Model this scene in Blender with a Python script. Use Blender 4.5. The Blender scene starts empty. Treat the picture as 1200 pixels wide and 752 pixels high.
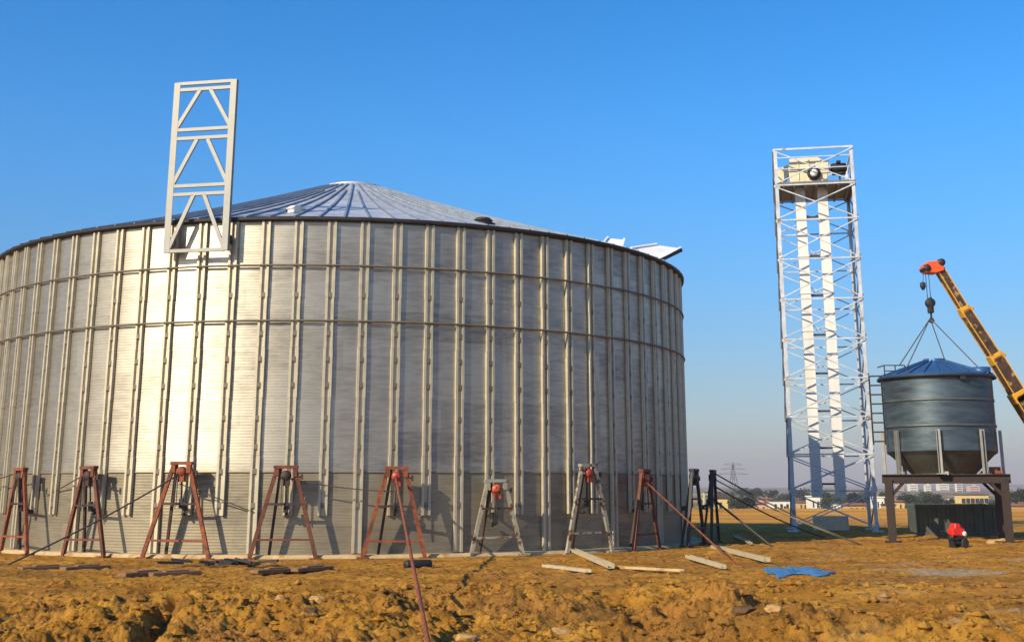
import bpy, math, random
import numpy as np
from mathutils import Vector, Matrix
R_ = math.radians
PI = math.pi
rnd = random.Random(7)
scn = bpy.context.scene
COL = scn.collection

# ------------------------------------------------------------------ camera
EYE = 1.52
PITCH = 0.2442
FPX = 1456.6            # focal length in pixels of a 1200 px wide picture
PYC = 209.0             # row of the optical axis (the picture is the lower part of the lens' view)
cam_d = bpy.data.cameras.new('camera')
cam = bpy.data.objects.new('camera', cam_d); COL.objects.link(cam)
cam.location = (0, 0, EYE)
cam.rotation_euler = (PI/2 + PITCH, 0, 0)
cam_d.sensor_fit = 'HORIZONTAL'; cam_d.sensor_width = 36.0
cam_d.lens = 36.0 * FPX / 1200.0
cam_d.shift_y = -(376.0 - PYC) / 1200.0
cam_d.clip_start = 0.1; cam_d.clip_end = 20000
scn.camera = cam

# ------------------------------------------------------------------ light
SUN_EL = R_(29.0)
SUN_BEAR = R_(45.5)      # from -Y towards -X
sdir = Vector((-math.sin(SUN_BEAR)*math.cos(SUN_EL), -math.cos(SUN_BEAR)*math.cos(SUN_EL), math.sin(SUN_EL)))
W = bpy.data.worlds.new("World"); scn.world = W; W.use_nodes = True
wn = W.node_tree.nodes; wl = W.node_tree.links
wn.clear()
wo = wn.new('ShaderNodeOutputWorld'); bg = wn.new('ShaderNodeBackground')
sky = wn.new('ShaderNodeTexSky'); sky.sky_type = 'NISHITA'; sky.sun_disc = False
sky.sun_elevation = SUN_EL
sky.sun_rotation = math.atan2(sdir.x, sdir.y) % (2*PI)
sky.altitude = 0; sky.air_density = 1.0; sky.dust_density = 0.6; sky.ozone_density = 4.0
hs = wn.new('ShaderNodeHueSaturation'); hs.inputs['Saturation'].default_value = 1.36
sky_tint = wn.new('ShaderNodeMix'); sky_tint.data_type = 'RGBA'; sky_tint.blend_type = 'MULTIPLY'; sky_tint.inputs[0].default_value = 1.0; sky_tint.inputs[7].default_value = (0.96, 1.10, 1.17, 1)
wl.new(sky.outputs[0], hs.inputs['Color']); wl.new(hs.outputs[0], sky_tint.inputs[6]); 
tcw = wn.new('ShaderNodeTexCoord'); sxw = wn.new('ShaderNodeSeparateXYZ'); wl.new(tcw.outputs['Generated'], sxw.inputs[0])
low = wn.new('ShaderNodeValToRGB'); low.color_ramp.interpolation = 'EASE'; low.color_ramp.elements[0].position = 0.0; low.color_ramp.elements[0].color = (.62, .50, .49, 1)
low.color_ramp.elements[1].position = 0.30; low.color_ramp.elements[1].color = (1, 1, 1, 1); wl.new(sxw.outputs[2], low.inputs[0])
murk = wn.new('ShaderNodeMix'); murk.data_type = 'RGBA'; murk.blend_type = 'MULTIPLY'; murk.inputs[0].default_value = 1.0     # murkier air low in the sky
wl.new(sky_tint.outputs[2], murk.inputs[6]); wl.new(low.outputs[0], murk.inputs[7]); wl.new(murk.outputs[2], bg.inputs['Color'])
bg.inputs['Strength'].default_value = 0.128
wl.new(bg.outputs[0], wo.inputs['Surface'])
sl = bpy.data.lights.new('sun', 'SUN'); sl.energy = 5.0; sl.angle = R_(0.5); sl.color = (1.0, 0.83, 0.57)
so = bpy.data.objects.new('sun', sl); COL.objects.link(so)
so.rotation_euler = (-sdir).to_track_quat('-Z', 'Y').to_euler()
scn.view_settings.view_transform = 'Standard'; scn.view_settings.look = 'None'
scn.view_settings.exposure = 0.40; scn.view_settings.gamma = 1.0
scn.view_settings.use_curve_mapping = False
try:
    scn.cycles.max_bounces = 5; scn.cycles.diffuse_bounces = 3; scn.cycles.glossy_bounces = 3
    scn.cycles.volume_bounces = 0; scn.cycles.use_denoising = True
except Exception: pass

# ------------------------------------------------------------------ picture measurements -> world
_c, _s = math.cos(PITCH), math.sin(PITCH)
def ratio(py):
    v = (PYC - py) / FPX
    return (_s + v*_c) / (_c - v*_s)
def zat(py, Y): return EYE + Y*ratio(py)
def P(px, py, Y):
    k = ratio(py); d = _c + k*_s
    return Vector(((px-600)/FPX * Y * d, Y, EYE + Y*k))
def G(px, py, z=0.0):
    return P(px, py, (z-EYE)/ratio(py))

# ------------------------------------------------------------------ object helpers
def tag(o, label=None, cat=None, group=None, kind=None):
    if label: o['label'] = label
    if cat: o['category'] = cat
    if group: o['group'] = group
    if kind: o['kind'] = kind
    return o
def empty(name, loc=(0,0,0), rz=0.0, label=None, cat=None, group=None):
    o = bpy.data.objects.new(name, None); COL.objects.link(o)
    o.location = loc; o.rotation_euler = (0, 0, rz); o.empty_display_size = 0.2
    return tag(o, label, cat, group)
def dup_tree(o, parent=None):
    c = o.copy(); COL.objects.link(c); c.parent = parent
    for k in 'label', 'category', 'group':
        if parent is not None and k in c: del c[k]
    for ch in list(o.children): dup_tree(ch, c)
    return c

class MB:
    def __init__(s): s.v = []; s.f = []; s.mi = []; s.sm = []
    def add(s, vs, fs, mi=0, sm=False):
        b = len(s.v); s.v += [tuple(v) for v in vs]
        for f in fs: s.f.append(tuple(b+i for i in f)); s.mi.append(mi); s.sm.append(sm)
        return s
    def box(s, c, d, rz=0.0, mi=0, M=None):
        x, y, z = d[0]/2, d[1]/2, d[2]/2
        vs = [Vector((i*x, j*y, k*z)) for k in (-1,1) for j in (-1,1) for i in (-1,1)]
        m = M if M is not None else Matrix.Rotation(rz, 3, 'Z')
        vs = [m @ v + Vector(c) for v in vs]
        return s.add(vs, [(0,2,3,1),(4,5,7,6),(0,1,5,4),(2,6,7,3),(0,4,6,2),(1,3,7,5)], mi)
    def bar(s, a, b, w, h=None, up=(0,0,1), mi=0):
        h = w if h is None else h
        a, b = Vector(a), Vector(b); z = (b-a); L = z.length; z.normalize()
        u = Vector(up)
        if abs(z.dot(u)) > 0.98: u = Vector((0,1,0)) if abs(z.y) < .9 else Vector((1,0,0))
        x = u.cross(z).normalized(); y = z.cross(x)
        M = Matrix((x, y, z)).transposed()
        return s.box((a+b)/2, (w, h, L), M=M, mi=mi)
    def angle(s, a, b, w, t=None, up=(0,0,1), flip=1, mi=0):
        """an L section of steel"""
        t = t or w*0.14
        a, b = Vector(a), Vector(b); z = (b-a).normalized(); u = Vector(up)
        if abs(z.dot(u)) > 0.98: u = Vector((0,1,0))
        x = u.cross(z).normalized()*flip; y = z.cross(x)*flip
        s.bar(a+x*w/2, b+x*w/2, w, t, up, mi); s.bar(a+y*(w/2+t/2), b+y*(w/2+t/2), t, w, up, mi)
        return s
    def tube(s, pts, r, n=8, mi=0, caps=True, sm=True):
        pts = [Vector(p) for p in pts]; rs = r if isinstance(r, (list,tuple)) else [r]*len(pts)
        b = len(s.v); prev = None
        for i, p in enumerate(pts):
            d = (pts[min(i+1,len(pts)-1)] - pts[max(i-1,0)]).normalized()
            if prev is None:
                u = Vector((0,0,1)) if abs(d.z) < .9 else Vector((1,0,0)); x = d.cross(u).normalized()
            else:
                x = (prev - d*prev.dot(d)).normalized()
            prev = x; y = d.cross(x)
            for k in range(n):
                a = 2*PI*k/n; s.v.append(tuple(p + (x*math.cos(a)+y*math.sin(a))*rs[i]))
        for i in range(len(pts)-1):
            for k in range(n):
                k2 = (k+1) % n
                s.f.append((b+i*n+k, b+i*n+k2, b+(i+1)*n+k2, b+(i+1)*n+k)); s.mi.append(mi); s.sm.append(sm)
        if caps:
            s.f.append(tuple(b+k for k in range(n))[::-1]); s.mi.append(mi); s.sm.append(False)
            e = b+(len(pts)-1)*n
            s.f.append(tuple(e+k for k in range(n))); s.mi.append(mi); s.sm.append(False)
        return s
    def lathe(s, prof, n=32, c=(0,0,0), a0=0, a1=2*PI, mi=0, sm=True, M=None):
        full = abs(a1-a0-2*PI) < 1e-6; m = n if full else n+1; b = len(s.v)
        for k in range(m):
            a = a0 + (a1-a0)*k/n
            for r, z in prof:
                v = Vector((r*math.cos(a), r*math.sin(a), z))
                if M is not None: v = M @ v
                s.v.append(tuple(v + Vector(c)))
        q = len(prof)
        for k in range(n):
            k2 = (k+1) % m
            for j in range(q-1):
                s.f.append((b+k*q+j, b+k2*q+j, b+k2*q+j+1, b+k*q+j+1)); s.mi.append(mi); s.sm.append(sm)
        return s
    def prism(s, outline, y0, y1, mi=0, M=None, off=(0,0,0)):
        """outline in (x, z), extruded along y"""
        n = len(outline)
        vs = [Vector((x, y0, z)) for x, z in outline] + [Vector((x, y1, z)) for x, z in outline]
        vs = [(M @ v if M is not None else v) + Vector(off) for v in vs]
        fs = [tuple(range(n)), tuple(range(n, 2*n))[::-1]] + [(i, i+n, (i+1) % n + n, (i+1) % n) for i in range(n)]
        return s.add(vs, fs, mi)
    def build(s, name, mats, parent=None, bevel=0.0, off=None):
        me = bpy.data.meshes.new(name)
        vs = s.v
        if off is not None: vs = [(v[0]-off[0], v[1]-off[1], v[2]-off[2]) for v in vs]
        me.from_pydata(vs, [], s.f); me.validate()
        for m in (mats if isinstance(mats, (list,tuple)) else [mats]): me.materials.append(m)
        if len(me.polygons) == len(s.f):
            me.polygons.foreach_set('material_index', s.mi); me.polygons.foreach_set('use_smooth', s.sm)
        me.update()
        o = bpy.data.objects.new(name, me); COL.objects.link(o)
        if parent is not None: o.parent = parent
        if bevel:
            md = o.modifiers.new('bevel', 'BEVEL'); md.width = bevel; md.segments = 1; md.limit_method = 'ANGLE'
        return o
def solo(mb, name, mat, loc, label, cat, group=None, kind=None, bevel=0.0):
    """a one-mesh thing whose vertices are given in world space"""
    o = mb.build(name, mat, None, bevel, off=loc); o.location = loc
    return tag(o, label, cat, group, kind)

# ------------------------------------------------------------------ materials
def material(name, col, rough=0.6, metal=0.0, var=0.25, scale=3.0, bump=0.0, bscale=40.0, col2=None, spots=None, stretch=None, spec=0.5):
    m = bpy.data.materials.new(name); m.use_nodes = True
    nt = m.node_tree; N = nt.nodes; L = nt.links
    b = N['Principled BSDF']; b.inputs['Metallic'].default_value = metal
    b.inputs['Specular IOR Level'].default_value = spec
    tc = N.new('ShaderNodeTexCoord'); mp = N.new('ShaderNodeMapping'); L.new(tc.outputs['Object'], mp.inputs['Vector'])
    if stretch: mp.inputs['Scale'].default_value = stretch
    n = N.new('ShaderNodeTexNoise'); n.inputs['Scale'].default_value = scale; n.inputs['Detail'].default_value = 7; n.inputs['Roughness'].default_value = 0.65
    L.new(mp.outputs[0], n.inputs['Vector'])
    r = N.new('ShaderNodeValToRGB'); r.color_ramp.elements[0].position = 0.32; r.color_ramp.elements[1].position = 0.68
    c2 = col2 or tuple(c*(1-var) for c in col); c1 = col if col2 else tuple(min(1, c*(1+var)) for c in col)
    r.color_ramp.elements[0].color = (*c2, 1); r.color_ramp.elements[1].color = (*c1, 1)
    L.new(n.outputs[0], r.inputs[0]); out = r.outputs[0]
    if spots:
        n2 = N.new('ShaderNodeTexNoise'); n2.inputs['Scale'].default_value = spots[1]; n2.inputs['Detail'].default_value = 5
        L.new(mp.outputs[0], n2.inputs['Vector'])
        r2 = N.new('ShaderNodeValToRGB'); r2.color_ramp.elements[0].position = spots[2]; r2.color_ramp.elements[1].position = spots[2]+0.08
        L.new(n2.outputs[0], r2.inputs[0])
        mx = N.new('ShaderNodeMix'); mx.data_type = 'RGBA'; L.new(r2.outputs[0], mx.inputs[0]); L.new(out, mx.inputs[6]); mx.inputs[7].default_value = (*spots[0], 1)
        out = mx.outputs[2]
    L.new(out, b.inputs['Base Color'])
    mr = N.new('ShaderNodeMapRange'); mr.inputs[3].default_value = max(0.03, rough-0.1); mr.inputs[4].default_value = min(1, rough+0.1)
    L.new(n.outputs[0], mr.inputs[0]); L.new(mr.outputs[0], b.inputs['Roughness'])
    if bump:
        n3 = N.new('ShaderNodeTexNoise'); n3.inputs['Scale'].default_value = bscale; n3.inputs['Detail'].default_value = 6
        L.new(mp.outputs[0], n3.inputs['Vector'])
        bp = N.new('ShaderNodeBump'); bp.inputs['Strength'].default_value = bump; bp.inputs['Distance'].default_value = 0.02
        L.new(n3.outputs[0], bp.inputs['Height']); L.new(bp.outputs[0], b.inputs['Normal'])
    return m

M_rustm = material('brown_rusty_steel', (0.19, 0.055, 0.022), 0.75, 0.15, col2=(0.06, 0.025, 0.018), scale=8, bump=.3)
M_rust = material('rusty_steel', (0.33, 0.085, 0.022), 0.75, 0.15, col2=(0.075, 0.028, 0.02), scale=9, bump=.3)
M_rustd = material('dark_brown_steel', (0.075, 0.035, 0.025), 0.7, 0.2, col2=(0.03, 0.02, 0.018), scale=6, bump=.2)
M_rhoist = material('orange_red_hoist', (0.55, 0.09, 0.03), 0.5, 0.0, spots=((.12,.03,.02), 12, .52), bump=.1)
M_red = material('red_paint_hoist', (0.34, 0.04, 0.02), 0.45, 0.0, spots=((.1,.03,.02), 14, .58), bump=.1)
M_worn = material('worn_galvanised_leg', (0.42, 0.40, 0.30), 0.55, 0.5, spots=((.16,.06,.03), 6, .52), bump=.2)
M_galv = material('galvanised_steel', (0.48, 0.44, 0.33), 0.5, 0.45, var=.12, scale=5, bump=.05)
M_truss = material('dull_zinc_section', (0.27, 0.275, 0.26), 0.55, 0.3, var=.15, scale=4, bump=.05)
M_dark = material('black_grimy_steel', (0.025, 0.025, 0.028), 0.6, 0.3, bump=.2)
M_white = material('white_painted_steel', (0.74, 0.75, 0.73), 0.5, 0.1, var=.06, scale=4, spots=((.5,.48,.44), 3, .62))
M_plat = material('grey_platform_steel', (0.16, 0.15, 0.15), .6, .3)
M_lat = material('weathered_light_zinc', (0.48, 0.51, 0.55), 0.5, 0.3, var=.2, scale=3, spots=((.25,.24,.22), 2.2, .6))
M_tube = material('white_trunking', (0.62, 0.63, 0.62), 0.45, 0.0, var=.06, scale=2, stretch=(1,1,.15), spots=((.62,.58,.48), 3, .62))
M_cream = material('cream_paint', (0.62, 0.57, 0.40), 0.45, 0.0, var=.08, spots=((.5,.42,.25), 5, .62))
M_rope = material('steel_rope', (0.07, 0.055, 0.045), 0.75, 0.2)
M_timber = material('pale_galvanised_section', (0.46, 0.40, 0.27), 0.55, 0.1, var=.15, scale=6, spots=((.35,.22,.10), 5, .6))
M_conc = material('dusty_concrete', (0.46, 0.33, 0.17), 0.9, 0, var=.2, scale=4, bump=.5, spots=((.3,.18,.07), 2.5, .56))
M_yel = material('yellow_crane_paint', (0.60, 0.31, 0.02), 0.45, 0, var=.1, spots=((.2,.1,.03), 7, .62))
M_boom = material('dark_crane_boom', (0.11, 0.06, 0.035), 0.4, 0.2, col2=(0.03, 0.02, 0.017), scale=4, spots=((.42,.24,.08), 6, .57))
M_orange = material('orange_red_paint', (0.85, 0.10, 0.02), 0.45, 0, var=.1)

def wall_material(name, base, rough, metal, bumpd, tint2, mirror_var=0.12, aniso=0.0):
    m = bpy.data.materials.new(name); m.use_nodes = True
    nt = m.node_tree; N = nt.nodes; L = nt.links
    b = N['Principled BSDF']; b.inputs['Metallic'].default_value = metal
    uv = N.new('ShaderNodeUVMap'); uv.uv_map = 'sheet'
    if aniso:
        tg = N.new('ShaderNodeTangent'); tg.direction_type = 'RADIAL'; tg.axis = 'Z'; L.new(tg.outputs[0], b.inputs['Tangent'])
        b.inputs['Anisotropic'].default_value = aniso; b.inputs['Anisotropic Rotation'].default_value = 0.25
    br = N.new('ShaderNodeTexBrick'); br.offset = 0.5; br.inputs['Scale'].default_value = 1.0
    br.inputs['Color1'].default_value = (0, 0, 0, 1); br.inputs['Color2'].default_value = (1, 1, 1, 1); br.inputs['Mortar'].default_value = (.5,.5,.5,1)
    br.inputs['Mortar Size'].default_value = 0.0; br.inputs['Brick Width'].default_value = 2.346; br.inputs['Row Height'].default_value = 0.7
    br.inputs['Bias'].default_value = 0.0
    L.new(uv.outputs[0], br.inputs['Vector'])
    # blotchy spangle, smeared along the corrugations
    mp = N.new('ShaderNodeMapping'); mp.inputs['Scale'].default_value = (0.9, 5.0, 1); L.new(uv.outputs[0], mp.inputs['Vector'])
    n = N.new('ShaderNodeTexNoise'); n.inputs['Scale'].default_value = 2.2; n.inputs['Detail'].default_value = 9; n.inputs['Roughness'].default_value = 0.72
    L.new(mp.outputs[0], n.inputs['Vector'])
    n2 = N.new('ShaderNodeTexNoise'); n2.inputs['Scale'].default_value = 1.1; n2.inputs['Detail'].default_value = 4
    L.new(uv.outputs[0], n2.inputs['Vector'])
    ad = N.new('ShaderNodeMath'); ad.operation = 'MULTIPLY_ADD'; ad.inputs[1].default_value = mirror_var; L.new(br.outputs['Color'], ad.inputs[0])
    L.new(n.outputs[0], ad.inputs[2])
    ad2 = N.new('ShaderNodeMath'); ad2.operation = 'MULTIPLY_ADD'; ad2.inputs[1].default_value = 0.5; L.new(n2.outputs[0], ad2.inputs[0]); L.new(ad.outputs[0], ad2.inputs[2])
    r = N.new('ShaderNodeValToRGB'); r.color_ramp.elements[0].position = 0.55; r.color_ramp.elements[1].position = 1.0
    r.color_ramp.elements[0].color = (*tint2, 1); r.color_ramp.elements[1].color = (*base, 1)
    L.new(ad2.outputs[0], r.inputs[0]); L.new(r.outputs[0], b.inputs['Base Color'])
    mr = N.new('ShaderNodeMapRange'); mr.inputs[1].default_value = .5; mr.inputs[2].default_value = 1.0; mr.inputs[3].default_value = rough+.09; mr.inputs[4].default_value = rough-.06
    L.new(ad2.outputs[0], mr.inputs[0]); L.new(mr.outputs[0], b.inputs['Roughness'])
    # corrugation: real wave profile of 66 mm pitch as bump, plus bolts along the sheet seams
    sx = N.new('ShaderNodeSeparateXYZ'); L.new(uv.outputs[0], sx.inputs[0])
    mu = N.new('ShaderNodeMath'); mu.operation = 'MULTIPLY'; mu.inputs[1].default_value = 2*PI/0.0667; L.new(sx.outputs['Y'], mu.inputs[0])
    si = N.new('ShaderNodeMath'); si.operation = 'SINE'; L.new(mu.outputs[0], si.inputs[0])
    bp = N.new('ShaderNodeBump'); bp.inputs['Strength'].default_value = 1.0; bp.inputs['Distance'].default_value = bumpd
    L.new(si.outputs[0], bp.inputs['Height'])
    bp2 = N.new('ShaderNodeBump'); bp2.inputs['Strength'].default_value = 0.35; bp2.inputs['Distance'].default_value = 0.02
    L.new(n2.outputs[0], bp2.inputs['Height']); L.new(bp.outputs[0], bp2.inputs['Normal']); L.new(bp2.outputs[0], b.inputs['Normal'])
    return m
M_wall = wall_material('corrugated_galvanised_sheet', (0.55, 0.505, 0.40), 0.50, 0.9, 0.0007, (0.25, 0.24, 0.21), mirror_var=.2, aniso=.5)
M_walld = wall_material('dusty_galvanised_sheet', (0.30, 0.265, 0.19), 0.52, 0.6, 0.0007, (0.14, 0.125, 0.095), mirror_var=.3)
M_wring = material('dull_wind_ring', (0.15, 0.13, 0.10), 0.6, 0.3)

# ------------------------------------------------------------------ ground
def _hash(ix, iy, seed):
    h = (ix.astype(np.int64)*374761393 + iy.astype(np.int64)*668265263 + seed*974634777) & 0xFFFFFFFF
    h = ((h ^ (h >> 13))*1274126177) & 0xFFFFFFFF
    return ((h ^ (h >> 16)) & 0xFFFF)/65535.0
def vnoise(x, y, seed):
    ix, iy = np.floor(x), np.floor(y); fx, fy = x-ix, y-iy
    fx = fx*fx*fx*(fx*(fx*6-15)+10); fy = fy*fy*fy*(fy*(fy*6-15)+10)
    a = _hash(ix, iy, seed); b = _hash(ix+1, iy, seed); c = _hash(ix, iy+1, seed); d = _hash(ix+1, iy+1, seed)
    return (a*(1-fx)+b*fx)*(1-fy) + (c*(1-fx)+d*fx)*fy - 0.5
def fbm(x, y, seed, o=4, g=0.5):
    s = 0; a = 1.0
    for k in range(o):
        c, sn = math.cos(k*1.1), math.sin(k*1.1)
        s = s + a*vnoise((x*c-y*sn)*2**k+k*17.3, (x*sn+y*c)*2**k-k*9.1, seed+k); a *= g
    return s
def sst(x, a, b):
    t = np.clip((x-a)/(b-a), 0, 1); return t*t*(3-2*t)
def seg_d(x, y, pts):
    best = np.full_like(x, 1e9)
    for (ax, ay), (bx, by) in zip(pts, pts[1:]):
        t = np.clip(((x-ax)*(bx-ax)+(y-ay)*(by-ay))/((bx-ax)**2+(by-ay)**2), 0, 1)
        best = np.minimum(best, np.hypot(x-ax-t*(bx-ax), y-ay-t*(by-ay)))
    return best
def g2(px, py):
    v = G(px, py); return (v.x, v.y)
SCX, SCY, SR = 39.99*math.sin(-0.1304), 39.99*math.cos(0.1304), 10.48
CRACK = [g2(212, 692), g2(196, 702), g2(190, 716), g2(176, 728), g2(150, 748)]
TRACK = [g2(480, 775), g2(640, 722), g2(760, 704), g2(880, 694), g2(1050, 690), g2(1260, 690)]
def H(x, y):
    x = np.asarray(x, float); y = np.asarray(y, float)
    big = fbm(x*.12, y*.12, 3, 3)
    z = 0.10*big
    edge = 20.9 + 1.0*fbm(x*.35, y*.35, 11, 3) - 0.10*np.clip(x, -3, 9)            # where the levelled pad ends
    fore = 1 - sst(y, edge-1.6, edge)
    z = z*0.5 + fore*(-0.20)
    tr = seg_d(x, y, TRACK); smooth_ = 1 - sst(tr, .35, 1.0)
    right = sst(x, 2.0, 6.0)
    rough_amt = fore*(1-.75*smooth_)*(1-.55*right)
    lump = fbm(x*1.1, y*1.1, 21, 3, .55)
    clod = np.abs(fbm(x*3.4, y*3.4, 31, 5, .58))
    z = z + rough_amt*(0.24*lump + 0.14*(clod-.12) + .05*fbm(x*9, y*9, 35, 3, .6) + .03*fbm(x*26, y*26, 36, 2))
    z = z - smooth_*0.05*fore + smooth_*fore*.03*np.sin((tr)*14)
    nearpad = (1-fore)*(1-sst(y, 45, 60))
    z = z + nearpad*(0.05*fbm(x*1.2, y*1.2, 41, 4, .6)) + nearpad*.06*np.abs(fbm(x*4, y*4, 47, 3, .6))
    cd = seg_d(x, y, CRACK); z = z - 0.30*np.exp(-(cd/.13)**2) + 0.05*np.exp(-((cd-.3)/.15)**2)
    for mx, my, r, h in [(*g2(872, 724), 1.1, .34), (*g2(935, 738), .55, .12), (*g2(1165, 742), 1.1, .22), (*g2(610, 678), .8, .10), (*g2(905, 648), 1.4, .07),
                         (*g2(120, 712), 1.3, .10), (*g2(340, 706), 1.2, .12), (*g2(780, 690), .8, .10), (*g2(560, 700), .9, .12)]:
        d = np.hypot((x-mx)/1.5, y-my)/r; z = z + h*np.exp(-d*d)*(1+1.2*fbm(x*3, y*3, 51, 3))
    # flatten under the silo
    ds = np.hypot(x-SCX, y-SCY); k = 1-sst(ds, SR+.3, SR+1.6); z = z*(1-k)
    # crest of the field, then the land falls away to the plain and rises to far hills
    cr = 88 + 10*fbm(x*.02, y*.0, 61, 2)
    z = z + .22*np.exp(-((y-cr)/5.0)**2) + (1-sst(np.abs(y-68), 0, 18))*.25*(fbm(x*.12, y*.08, 63, 2)+.3)
    z = z - 3.2*sst(y, cr+4, cr+45)
    far = sst(y, 900, 2400)
    z = z + far*(7 + 16*fbm(x*.0016+3, y*.0009, 71, 4))
    z = z + sst(y, 150, 500)*1.2*fbm(x*.01, y*.01, 73, 3)
    return z
def Hs(x, y): return float(H(np.array([x]), np.array([y]))[0])

def build_ground():
    ys = [-60, -30, -12, -3, 3, 7]
    y = 9.0
    while y < 4200:
        ys.append(y); y += max(0.035, 0.0026*(y-8)**1.05 if y < 60 else .02*y)
    ys = np.array(ys)
    # columns: dense in view, coarse outside, measured as slope x/(y+6)
    core = np.linspace(-.52, .56, 760)
    q = np.concatenate([[-6, -3, -1.8, -1.2, -.9, -.7, -.6], core, [.64, .75, .95, 1.3, 1.9, 3, 6]])
    QX, YY = np.meshgrid(q, ys)
    XX = QX*np.maximum(YY+1.0, 9.0)
    XX = np.where(YY < 5, QX*14, XX)
    ZZ = H(XX, YY)
    nv, nu = XX.shape
    co = np.stack([XX, YY, ZZ], -1).reshape(-1, 3)
    idx = np.arange(nv*nu).reshape(nv, nu)
    f = np.stack([idx[:-1,:-1], idx[:-1,1:], idx[1:,1:], idx[1:,:-1]], -1).reshape(-1, 4)
    me = bpy.data.meshes.new('ground')
    me.vertices.add(len(co)); me.vertices.foreach_set('co', co.ravel())
    me.loops.add(f.size); me.loops.foreach_set('vertex_index', f.ravel().astype(np.int32))
    me.polygons.add(len(f)); me.polygons.foreach_set('loop_start', np.arange(0, f.size, 4, dtype=np.int32))
    me.polygons.foreach_set('use_smooth', np.ones(len(f), dtype=bool))
    me.update(calc_edges=True); me.validate()
    o = bpy.data.objects.new('ground', me); COL.objects.link(o); tag(o, kind='structure')
    m = bpy.data.materials.new('ochre_earth'); m.use_nodes = True
    N = m.node_tree.nodes; L = m.node_tree.links; b = N['Principled BSDF']
    b.inputs['Roughness'].default_value = 0.95; b.inputs['Specular IOR Level'].default_value = 0.1
    tc = N.new('ShaderNodeTexCoord')
    def noise(scale, det=8, rough=.65, st=None):
        n = N.new('ShaderNodeTexNoise'); n.inputs['Scale'].default_value = scale; n.inputs['Detail'].default_value = det; n.inputs['Roughness'].default_value = rough
        if st:
            mp = N.new('ShaderNodeMapping'); mp.inputs['Scale'].default_value = st; L.new(tc.outputs['Object'], mp.inputs['Vector']); L.new(mp.outputs[0], n.inputs['Vector'])
        else: L.new(tc.outputs['Object'], n.inputs['Vector'])
        return n.outputs[0]
    def ramp(src, stops):
        r = N.new('ShaderNodeValToRGB'); e = r.color_ramp.elements
        while len(e) < len(stops): e.new(.5)
        for k, (p, c) in enumerate(stops): e[k].position = p; e[k].color = (*c, 1)
        L.new(src, r.inputs[0]); return r.outputs[0]
    def mix(fac, a, bb, mode='MIX'):
        x = N.new('ShaderNodeMix'); x.data_type = 'RGBA'; x.blend_type = mode
        if isinstance(fac, float): x.inputs[0].default_value = fac
        else: L.new(fac, x.inputs[0])
        for s_, v in ((6, a), (7, bb)):
            if isinstance(v, tuple): x.inputs[s_].default_value = (*v, 1)
            else: L.new(v, x.inputs[s_])
        return x.outputs[2]
    K = lambda a, b_: ramp(a, b_)
    c = K(noise(.9, 10), [(.3, (.28,.115,.016)), (.48, (.56,.265,.036)), (.66, (.74,.39,.065))])
    c = mix(K(noise(.4, 6, .6, (.35, 1.3, 1)), [(.5, (0,0,0)), (.6, (.75,.75,.75))]), c, (.34,.17,.04))
    c = mix(K(noise(.35, 5), [(.5, (0,0,0)), (.62, (1,1,1))]), c, (.55,.26,.055))
    c = mix(K(noise(7, 6, .8), [(.53, (0,0,0)), (.62, (1,1,1))]), c, (.11,.05,.015))
    c = mix(K(noise(1.7, 8, .75), [(.56, (0,0,0)), (.66, (1,1,1))]), c, (.22,.11,.03))
    c = mix(K(noise(16, 4, .8), [(.63, (0,0,0)), (.69, (1,1,1))]), c, (.62,.40,.15))
    # pale dried puddle films, only on the worked ground to the right
    geo = N.new('ShaderNodeSeparateXYZ'); L.new(tc.outputs['Object'], geo.inputs[0])
    mrx = N.new('ShaderNodeMapRange'); mrx.inputs[1].default_value = 3.0; mrx.inputs[2].default_value = 5.0; L.new(geo.outputs[0], mrx.inputs[0])
    mry = N.new('ShaderNodeMapRange'); mry.inputs[1].default_value = 32.0; mry.inputs[2].default_value = 26.0; L.new(geo.outputs[1], mry.inputs[0])
    pm = K(noise(.55, 5, .55, (.55, 1.1, 1)), [(.56, (0,0,0)), (.64, (1,1,1))])
    mm = N.new('ShaderNodeMath'); mm.operation = 'MULTIPLY'; L.new(mrx.outputs[0], mm.inputs[0]); L.new(mry.outputs[0], mm.inputs[1])
    mm2 = N.new('ShaderNodeMath'); mm2.operation = 'MULTIPLY'; L.new(mm.outputs[0], mm2.inputs[0]); L.new(pm, mm2.inputs[1])
    c = mix(mm2.outputs[0], c, (.47,.36,.24))
    fo = N.new('ShaderNodeMapRange'); fo.inputs[1].default_value = 52; fo.inputs[2].default_value = 62; L.new(geo.outputs[1], fo.inputs[0])
    c = mix(fo.outputs[0], c, K(noise(.25, 7, .7, (.4, 1, 1)), [(.35, (.45,.19,.03)), (.6, (.74,.38,.07))]))
    # far plain: scrub and pale fields
    fr = N.new('ShaderNodeMapRange'); fr.inputs[1].default_value = 95; fr.inputs[2].default_value = 170; L.new(geo.outputs[1], fr.inputs[0])
    farc = K(noise(.02, 6, .6, (1, .35, 1)), [(.38, (.05,.06,.025)), (.5, (.16,.12,.05)), (.58, (.38,.26,.12))])
    c = mix(fr.outputs[0], c, farc)
    L.new(c, b.inputs['Base Color'])
    hb = noise(9, 10, .75)
    bp = N.new('ShaderNodeBump'); bp.inputs['Strength'].default_value = 1.0; bp.inputs['Distance'].default_value = 0.11; L.new(hb, bp.inputs['Height'])
    bp2 = N.new('ShaderNodeBump'); bp2.inputs['Strength'].default_value = 0.9; bp2.inputs['Distance'].default_value = 0.03; L.new(noise(40, 6, .8), bp2.inputs['Height']); L.new(bp.outputs[0], bp2.inputs['Normal'])
    L.new(bp2.outputs[0], b.inputs['Normal'])
    me.materials.append(m)
    return m
M_earth = build_ground()

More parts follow.
